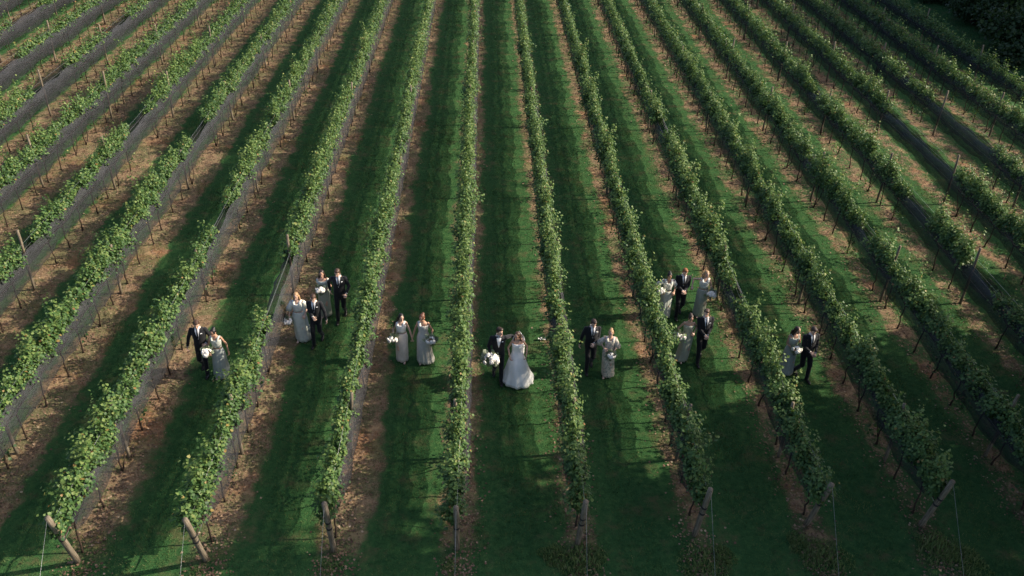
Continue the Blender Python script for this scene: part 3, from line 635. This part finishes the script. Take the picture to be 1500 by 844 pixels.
def person(name_label, X, Y, h, sex, yaw=0, skin_='fair', hair='brown', hstyle='short', stride=(.20, -.18), il=None, ir=None, headyaw=0, headtilt=.15,
           dress=None, curl=(.7, .7), tie='tie', extra=()):
    """faces -Y; il/ir = where the hands on the picture's left/right are, in body coordinates of a 1.75 m figure"""
    e = empty('person', (X, Y, gz(X, Y)+0.002), math.radians(yaw)); e.scale = (h/1.75,)*3
    tag(e, name_label, 'person', 'wedding party walking through the vines')
    male = sex == 'm'; T = MT if male else FT; sw = .185 if male else .150; body = MB()
    k_ = .90 if male else .985
    body.rings([(0, 0, z, (rx*k_-(.012 if male else .006))*(.84 if not male and z < 1.0 else 1), (ry*k_-(.010 if male else .005))*(.84 if not male and z < 1.0 else .97)) for z, rx, ry in T], 16)
    # legs
    legs = []
    for sgn, st in ((-1, stride[0]), (1, stride[1])):
        st = st if male else st*.4
        hip = Vector((sgn*(.09 if male else .07), 0, .90)); fz = .085 if st >= 0 else .15
        ank = Vector((sgn*.085, -st, fz)); kn, ank = elbow(hip, ank, *((.43, .42) if male else (.412, .408)), (0, -1, 0))
        pitch = 0 if st >= 0 else -.55; legs.append((hip, kn, ank, pitch))
        body.capsule(hip, kn, *((.085, .055) if male else (.064, .045))); body.capsule(kn, ank, *((.053, .036) if male else (.043, .030)))
        toe = ank+Vector((sgn*.02, -.15*math.cos(pitch), -.055+.15*math.sin(pitch))); body.capsule(ank+Vector((0, .03, -.045)), toe, .030, .022, 8)
    # arms
    arms = []
    for i, (sgn, tgt) in enumerate(((-1, il), (1, ir))):
        sh = Vector((sgn*sw, 0.005, 1.405)); tgt = tgt or (sgn*(sw+.09), .02, .86)
        pole = (sgn*.5, .7, -.35); el, wr = elbow(sh, tgt, .285, .255, pole); arms.append((sh, el, wr))
        r1, r2, r3 = (.045, .038, .026) if male else (.039, .032, .022)
        body.capsule(sh, el, r1, r2); body.capsule(el, wr, r2, r3)
        fd = (wr-el).normalized(); inn = Vector((-sgn, .15, 0)) if abs(fd.z) > .7 else Vector((-sgn*.2, .6, -.6))
        hand(body, wr, fd, inn, curl[i], sgn if abs(fd.z) > .7 else -sgn)
    # neck and head
    rot = Matrix.Rotation(math.radians(headyaw), 3, 'Z') @ Matrix.Rotation(headtilt, 3, 'X')
    nk = Vector((0, .005, 1.50)); hc = nk+rot @ Vector((0, -.025, .125))
    def hp(x, y, z): return hc+rot @ Vector((x, y, z))
    body.capsule((0, .012, 1.44), nk+rot @ Vector((0, 0, .05)), .056 if male else .047, .052 if male else .043)
    body.ellipsoid(hp(0, .012, .025), (.074, .093, .096), 14, 10, rot); body.ellipsoid(hp(0, -.022, -.035), (.056, .066, .078), 12, 9, rot)
    body.ellipsoid(hp(0, -.068, -.092), (.024, .02, .02), 8, 6, rot)
    body.capsule(hp(0, -.084, .01), hp(0, -.103, -.028), .010, .015, 7)
    for s in (-1, 1): body.ellipsoid(hp(s*.076, .012, -.01), (.011, .02, .031), 7, 6, rot)
    soft('body', body, SKIN[skin_], e, .0085, .28, 2)
    for s in (-1, 1):
        obj('eye', MB().ellipsoid(hp(s*.030, -.0825, .006), (.013, .008, .008), 7, 5, rot).mesh('eye', EYE), e)
    obj('lips', MB().ellipsoid(hp(0, -.090, -.056), (.021, .008, .008), 7, 5, rot).mesh('lips', LIP), e)
    # hair
    hb = MB(); hb.ellipsoid(hp(0, .026, .042), (.083, .093, .088), 14, 10, rot); hb.ellipsoid(hp(0, .062, -.005), (.070, .058, .085), 12, 8, rot)
    if hstyle == 'short':
        hb.ellipsoid(hp(.012, -.035, .095), (.062, .05, .035), 10, 7, rot)
        for s in (-1, 1): hb.ellipsoid(hp(s*.072, .015, .01), (.014, .03, .045), 8, 6, rot)
    elif hstyle == 'bun':
        hb.ellipsoid(hp(0, .10, .085), (.05, .05, .045), 10, 8, rot)
        for s in (-1, 1): hb.ellipsoid(hp(s*.066, -.012, .03), (.018, .04, .045), 8, 6, rot)
    else:                       # long, loose; hstyle gives the side it falls to
        dx = {'long': 0, 'longl': -.09, 'longr': .09}[hstyle]
        for s in (-1, 1):
            p0 = hp(s*.068, .0, .02); p1 = hp(s*.085, .02, -.10); p2 = Vector((s*.095+dx, .0 if s*dx >= 0 else .06, 1.40)); p3 = Vector((s*.10+dx*1.2, -.05 if s*dx >= 0 else .09, 1.26))
            hb.capsule(p0, p1, .026, .030); hb.capsule(p1, p2, .030, .036); hb.capsule(p2, p3, .036, .018)
        q1 = hp(0, .085, -.08); q2 = Vector((dx*.8, .115, 1.40)); q3 = Vector((dx*1.2, .13, 1.20))
        for s in (-.05, 0, .05): hb.capsule(q1+Vector((s, 0, 0)), q2+Vector((s*1.2, 0, 0)), .042, .040); hb.capsule(q2+Vector((s*1.2, 0, 0)), q3+Vector((s, 0, 0)), .040, .020)
    soft('hair', hb, HAIR[hair], e, .012, .5, 2)
    if male:
        jk = MB(); jk.rings([(0, 0, z, rx, ry) for z, rx, ry in MT[:-1]], 20)
        for sh, el, wr in arms:
            jk.capsule(sh+Vector((0, 0, -.005)), el, .066, .054); jk.capsule(el, el.lerp(wr, .93), .054, .042)
        soft('jacket', jk, SUIT, e, .013, .45, 3)
        for (sh, el, wr) in arms:
            d_ = (wr-el).normalized(); obj('cuff', MB().tube([el.lerp(wr, .90), wr+d_*.004], .036, 10).mesh('cuff', SHIRT), e)
        tr = MB(); tr.rings([(0, 0, .78, .165, .12), (0, 0, .88, .175, .122), (0, 0, 1.0, .165, .116)], 18)
        for hip, kn, ank, pt in legs:
            tr.capsule(hip, kn, .098, .074); tr.capsule(kn, ank+Vector((0, .008, -.01)), .072, .058)
        soft('trousers', tr, SUIT, e, .014, .45, 3)
        patch('shirt', MT, [(1.485, -.058, .058), (1.44, -.060, .060), (1.38, -.050, .050), (1.30, -.034, .034), (1.20, -.012, .012), (1.16, -.002, .002)], .007, SHIRT, e)
        cb = MB(); cb.tube([(0, .004, 1.475), (0, -.002, 1.525)], [.072, .066], 14, False); obj('collar', cb.mesh('collar', SHIRT), e)
        if tie == 'tie': patch('tie', MT, [(1.49, -.016, .016), (1.46, -.011, .011), (1.36, -.020, .020), (1.24, -.020, .020), (1.19, -.004, .004)], .013, TIE, e, 3)
        else:
            bt = MB()
            for s in (-1, 1): bt.capsule((s*.008, -.088, 1.485), (s*.045, -.086, 1.487), .010, .022, 8)
            obj('bow_tie', bt.mesh('bow_tie', TIE), e)
        if 'square' in extra: patch('pocket_square', MT, [(1.335, .075, .125), (1.36, .085, .12)], .009, SHIRT, e, 3)
        if 'bloom' in extra:
            mb = MB()
            for i in range(5): mb.ellipsoid((.105+.018*math.cos(i*1.26), -.128, 1.37+.018*math.sin(i*1.26)), (.016, .012, .016), 7, 5)
            obj('boutonniere', mb.mesh('boutonniere', PETAL), e)
        for sgn_, (hip, kn, ank, pt) in zip((-1, 1), legs):
            sb = MB(); c_, s_ = math.cos(pt), math.sin(pt); R_ = Matrix.Rotation(-pt, 3, 'X')
            sb.ellipsoid(ank+R_ @ Vector((0, .025, -.045)), (.05, .072, .052), 10, 7, R_); sb.ellipsoid(ank+R_ @ Vector((sgn_*.008, -.09, -.052)), (.054, .135, .044), 10, 7, R_)
            soft('shoe', sb, SHOE, e, .012, .5, 2)
    else:
        gown(e, arms, legs, dress or {}, stride)
        for hip, kn, ank, pt in legs:
            R_ = Matrix.Rotation(-pt, 3, 'X'); sb = MB(); sb.ellipsoid(ank+R_ @ Vector((0, -.07, -.055)), (.038, .11, .03), 10, 7, R_); sb.capsule(ank+R_ @ Vector((0, .04, -.05)), ank+R_ @ Vector((0, .045, -.08)), .018, .01, 6)
            soft('shoe', sb, HEEL, e, .012, .5, 2)
    return e

def gown(e, arms, legs, dz, stride):
    mat = DR[dz.get('mat', 'sage')]; flare = dz.get('flare', 1.0); sway = dz.get('sway', 0.0); hem = dz.get('hem', .05); folds = dz.get('folds', 11); seed = dz.get('seed', 1); amp = dz.get('amp', .05)
    bod = dz.get('bodice'); n = 72; r = random.Random(seed); ph = [r.uniform(0, 6.28) for _ in range(4)]
    fwd = stride[0] > stride[1]; kx = -.09 if fwd else .09
    def surf(prof, nm, m_):
        V, F = [], []
        for z, rx, ry in prof:
            f_ = max(0., min(1., (0.95-z)/0.9)); cx = sway*f_*f_; cy = .03*f_
            for j in range(n):
                a = 2*math.pi*j/n
                w = 1+amp*f_*(math.sin(folds*a+ph[0]+1.2*math.sin(3*z+ph[1]))+.6*math.sin((folds*1.7//1)*a+ph[2]+2*z)+.5*math.sin(3*a+ph[3]))+.012*math.sin(9*a+z*22+ph[1])*(z < 1.3)
                kk = math.exp(-((z-.50)/.22)**2)*max(0, -math.sin(a))*math.exp(-((math.cos(a)*rx-kx)/.09)**2)*.05      # the leading knee presses on the cloth
                V.append((cx+rx*w*math.cos(a), cy-.02*f_+ry*(1.06 if z < .85 else 1)*w*math.sin(a)-kk, z+(.012*math.sin(folds*a+ph[0]) if z < .2 else 0)))
        m2 = len(prof)
        for i in range(m2-1):
            for j in range(n):
                j2 = (j+1) % n; F.append((i*n+j, i*n+j2, (i+1)*n+j2, (i+1)*n+j))
        o = obj(nm, mesh_py(nm, V, F, m_), e); s_ = o.modifiers.new('thickness', 'SOLIDIFY'); s_.thickness = .006; s_.offset = 1; return o
    fl = flare
    prof = [(hem, .235*fl, .215*fl), (.14, .228*fl, .21*fl), (.28, .215*(1+(fl-1)*.8), .195*(1+(fl-1)*.8)), (.45, .205*(1+(fl-1)*.6), .18*(1+(fl-1)*.6)), (.62, .196*(1+(fl-1)*.45), .166*(1+(fl-1)*.45)),
            (.78, .192*(1+(fl-1)*.25), .152*(1+(fl-1)*.25)), (.92, .184, .138), (1.02, .155, .112)]
    top = [(1.02, .152, .110), (1.10, .130, .098), (1.16, .132, .103), (1.22, .142, .112), (1.28, .152, .124), (1.33, .156, .118), (1.365, .157, .108)]
    if bod: surf(prof+[(1.05, .146, .106)], 'skirt', mat); surf([(1.085, .135, .102)]+top[2:], 'top', DR[bod])
    else: surf(prof+top[1:], 'dress', mat)
    bm_ = DR[bod] if bod else mat; st = dz.get('straps', 'wide')
    def strap(s, w):
        pts = [Vector((s*.075, -.108, 1.345)), Vector((s*.095, -.078, 1.41)), Vector((s*.105, -.01, 1.452)), Vector((s*.095, .06, 1.415)), Vector((s*.08, .098, 1.345))]
        V, F = [], []
        for p_ in pts:
            for dx in (-w, w):
                for q in (0, 1): V.append((p_.x+dx, p_.y*(1+.06*q), p_.z+.012*q))
        for i in range(4):
            for a, b_ in ((0, 2), (2, 3), (3, 1), (1, 0)): F.append((i*4+a, i*4+b_, i*4+4+b_, i*4+4+a))
        obj('strap', mesh_py('strap', V, F, bm_), e)
    if st in ('wide', 'thin'):
        for s in (-1, 1): strap(s, .034 if st == 'wide' else .012)
    elif st == 'left': strap(-1, .045)
    elif st == 'off':
        for sh, el, wr in arms:
            mb = MB(); mb.capsule(sh.lerp(el, .12), sh.lerp(el, .42), .056, .050); soft('sleeve', mb, bm_, e, .012, .5, 2)
    elif st == 'cape':
        for s in (-1, 1): strap(s, .04)
        for s, (sh, el, wr) in zip((-1, 1), arms):
            pts = [sh+Vector((0, 0, .012)), sh.lerp(el, .35), sh.lerp(el, .75)+Vector((s*.015, .02, -.01)), sh.lerp(el, 1.0)+Vector((s*.03, .04, -.04))]
            mb = MB(); mb.tube(pts, [.055, .068, .088, .105], 16, False); o = obj('sleeve', mb.mesh('sleeve', bm_), e); q = o.modifiers.new('thickness', 'SOLIDIFY'); q.thickness = .004
    if dz.get('drape'):          # a loose length of cloth falling from the shoulder on the picture's right
        V, F = [], []
        for i in range(14):
            f_ = i/13
            for j in range(9):
                a = (j-4)/4; V.append((.17+.05*f_+a*(.03+.07*f_), -.05+.03*math.sin(j*1.9+f_*3)*(.3+f_)+.06*f_, 1.40-1.12*f_-.05*abs(a)*f_))
        for i in range(13):
            for j in range(8): F.append((i*9+j, i*9+j+1, i*9+j+10, i*9+j+9))
        o = obj('drape', mesh_py('drape', V, F, DR['sagepale']), e); q = o.modifiers.new('thickness', 'SOLIDIFY'); q.thickness = .004

def world(e, p):
    """point in a person's body coordinates -> place in the vineyard"""
    s = e.scale.x; a = e.rotation_euler.z; x, y, z = p
    return (e.location.x+s*(x*math.cos(a)-y*math.sin(a)), e.location.y+s*(x*math.sin(a)+y*math.cos(a)), e.location.z+s*z)
PP = person
# far left pair
PP('groomsman in black suit, arm hanging, beside woman in grey dress at far left', -7.66, 19.25, 1.80, 'm', 4, 'fair', 'brown', 'short', (-.16, .22), (-.34, -.06, .90), (.20, -.20, 1.08), 6, .32, extra=('square',))
q = PP('bridesmaid with dark bun in grey-green V-neck dress at far left', -7.14, 19.02, 1.68, 'f', -6, 'tan', 'black', 'bun', (.18, -.14), (-.14, -.26, 1.07), (.30, .02, .90), -12, .35, dict(mat='greygreen', bodice='sage', flare=1.02, sway=.02, seed=3))
bouquet(world(q, (-.16, -.33, 1.12)), .145, 'white bouquet carried by bridesmaid with dark bun at far left', 1)
# left group of four
q = PP('blonde bridesmaid in long pale sage dress behind the leaning post', -5.24, 20.75, 1.72, 'f', 2, 'fair', 'blonde', 'long', (.14, -.12), (-.27, -.08, .90), (.21, -.12, 1.0), -4, .30, dict(mat='sage', bodice='sagepale', straps='cape', drape=1, sway=.08, flare=.95, seed=5))
bouquet(world(q, (-.31, -.12, .80)), .125, 'greenish white bouquet held low by blonde bridesmaid on the left', 2, green=1.8)
PP('groomsman in black suit, fist at waist, beside blonde bridesmaid on left', -4.72, 20.62, 1.76, 'm', -3, 'fair', 'brown', 'short', (.20, -.2), (-.02, -.22, 1.07), (.33, -.10, .90), 0, .34, extra=('square',))
q = PP('dark-haired bridesmaid in off-shoulder dress, rear of left group', -4.72, 22.05, 1.68, 'f', 0, 'warm', 'dark', 'long', (.12, -.1), (-.02, -.22, 1.12), (.12, -.22, 1.14), 4, .22, dict(mat='olive', bodice='sage', straps='off', flare=.82, seed=7, amp=.025))
bouquet(world(q, (-.03, -.30, 1.20)), .14, 'white bouquet held at chest by rear bridesmaid of left group', 3)
PP('tall groomsman in black suit, hand out, rear of left group', -4.2, 21.9, 1.84, 'm', 2, 'fair', 'brown', 'short', (.22, -.2), (-.27, .0, .98), (.22, -.24, 1.02), -14, .32, extra=('square',))
# two bridesmaids hand in hand
q = PP('bridesmaid with long black hair, white top, satin skirt, holding hands', -2.16, 19.82, 1.68, 'f', -4, 'fair', 'black', 'longl', (-.12, .16), (-.20, -.18, .96), (.33, -.04, .86), 28, .25, dict(mat='champ', bodice='cream', flare=.78, seed=9, amp=.03, folds=7), curl=(.7, .9))
bouquet(world(q, (-.22, -.24, .96)), .14, 'white bouquet carried by bridesmaid with long black hair', 4)
q = PP('bridesmaid with auburn updo in one-shoulder grey dress, holding hands', -1.53, 19.78, 1.70, 'f', -4, 'tan', 'auburn', 'bun', (.18, -.2), (-.32, -.06, .88), (.24, -.20, 1.0), -22, .30, dict(mat='grey', straps='left', flare=1.08, sway=.06, seed=11, amp=.06), curl=(.9, .7))
bouquet(world(q, (.26, -.28, 1.02)), .15, 'white bouquet carried by bridesmaid in one-shoulder grey dress', 5, green=1.3)
# bride and groom
q = PP('groom in black tuxedo and bow tie with arm round the bride', .60, 19.02, 1.80, 'm', 3, 'fair', 'dark', 'short', (-.20, .20), (-.20, -.20, .98), (.52, .02, 1.36), 38, .12, tie='bow', extra=('square',))
bouquet(world(q, (-.22, -.30, .95)), .21, 'large white bouquet carried by the groom', 6, green=.8)
br = PP('bride in full white gown with long brown hair and veil', 1.13, 18.94, 1.72, 'f', 2, 'warm', 'brown', 'long', (.1, -.1), (-.22, -.12, .96), (.25, -.10, .98), -34, .22, dict(mat='white', straps='none', flare=2.0, hem=.05, seed=13, folds=10, amp=.036, sway=.05))
# pair to the right of the couple
PP('groomsman with white boutonniere beside blonde woman in floral dress', 3.26, 19.52, 1.80, 'm', 2, 'fair', 'dark', 'short', (.18, -.18), (-.32, -.02, .88), (.04, -.23, 1.06), 6, .32, extra=('bloom',))
q = PP('blonde woman in pale floral print dress beside groomsman', 3.74, 19.22, 1.66, 'f', -5, 'fair', 'blonde', 'bun', (.16, -.16), (-.16, -.14, 1.12), (.12, -.22, 1.02), -4, .30, dict(mat='floral', straps='cape', flare=.82, seed=15, amp=.03, sway=.05), curl=(.8, .7))
bouquet(world(q, (.05, -.28, 1.00)), .12, 'green and white bouquet held by blonde woman in floral dress', 7, green=2.2)
# right group of five
q = PP('dark-haired bridesmaid with cape sleeves, rear left of right group', 5.92, 22.2, 1.70, 'f', 0, 'tan', 'black', 'bun', (.15, -.15), (-.22, -.16, 1.12), (.20, -.12, 1.06), -4, .35, dict(mat='sage', bodice='sagepale', straps='cape', flare=1.0, sway=-.03, seed=17))
bouquet(world(q, (-.27, -.22, 1.18)), .14, 'white bouquet of rear bridesmaid with cape sleeves', 8, green=.7)
PP('ginger groomsman between two bridesmaids, hands clasped', 6.40, 22.3, 1.80, 'm', 0, 'fair', 'ginger', 'short', (.18, -.18), (-.035, -.24, 1.06), (.035, -.24, 1.06), 3, .30)
q = PP('blonde bridesmaid at rear right, reaching to ginger groomsman', 7.08, 22.3, 1.70, 'f', 0, 'fair', 'blonde', 'long', (.14, -.14), (-.37, .02, 1.12), (.20, -.16, .98), 14, .22, dict(mat='olive', bodice='sagepale', straps='wide', flare=.85, seed=19, amp=.03))
bouquet(world(q, (.23, -.24, .98)), .15, 'white bouquet of blonde bridesmaid at rear right', 9, green=1.3)
q = PP('dark-haired bridesmaid in strapless olive satin dress, front of right group', 6.12, 19.96, 1.68, 'f', -3, 'warm', 'dark', 'bun', (.2, -.2), (-.24, -.18, 1.06), (.17, -.10, 1.13), 6, .35, dict(mat='olive', straps='none', flare=.84, sway=-.07, seed=21, amp=.04, folds=8))
bouquet(world(q, (-.28, -.25, 1.10)), .16, 'white bouquet of bridesmaid in olive satin dress', 10)
PP('brown-haired groomsman looking left, hands clasped, front of right group', 6.58, 19.98, 1.84, 'm', 3, 'fair', 'brown', 'short', (.24, -.24), (-.03, -.25, 1.03), (.045, -.25, 1.03), -30, .14, extra=('square',))
# far right pair
q = PP('dark-haired bridesmaid in grey-green dress at far right', 9.04, 19.42, 1.68, 'f', 5, 'warm', 'dark', 'long', (.14, -.14), (-.05, -.22, 1.06), (.10, -.22, 1.08), 30, .2, dict(mat='greygreen', bodice='sage', straps='thin', flare=.95, seed=23))
bouquet(world(q, (.0, -.30, 1.12)), .145, 'white bouquet of bridesmaid at far right', 11)
PP('groomsman in black suit with hand at waist at far right', 9.44, 19.25, 1.82, 'm', 8, 'fair', 'dark', 'short', (-.18, .2), (-.06, -.23, 1.04), (.10, -.24, 1.0), -8, .32)
bake()
# the bride's veil: a comb of tulle falling behind the hair
V, F = [], []
for i in range(16):
    f_ = i/15
    for j in range(11):
        a = (j-5)/5; w_ = .05+.13*min(1, f_*2.2)
        V.append((.035+a*w_, (.02+.13*min(1, f_*3))+.018*math.sin(j*1.7+f_*4)*f_+.05*f_-.04*abs(a)*(1-f_), 1.745-.07*a*a*(1-f_)-.95*f_**1.25))
for i in range(15):
    for j in range(10): F.append((i*11+j, i*11+j+1, i*11+j+12, i*11+j+11))
o = obj('veil', mesh_py('veil', V, F, VEIL), br); q = o.modifiers.new('thickness', 'SOLIDIFY'); q.thickness = .003
# scrap of white paper in the grass beside the bride
V = [(x*.045+random.uniform(-.01, .01), y*.03, .05+.03*math.sin(x*2.3+y)+random.uniform(0, .02)) for y in range(4) for x in range(6)]
F = [(y*6+x, y*6+x+1, y*6+x+7, y*6+x+6) for y in range(3) for x in range(5)]
o = obj('paper_scrap', mesh_py('paper_scrap', V, F, simple('white_paper', (.5, .5, .48), .7, .2, .05, 10), False)); o.location = (1.85, 20.8, .02); o.modifiers.new('thickness', 'SOLIDIFY').thickness = .004
tag(o, 'small crumpled white paper scrap lying in the grass right of bride', 'paper')
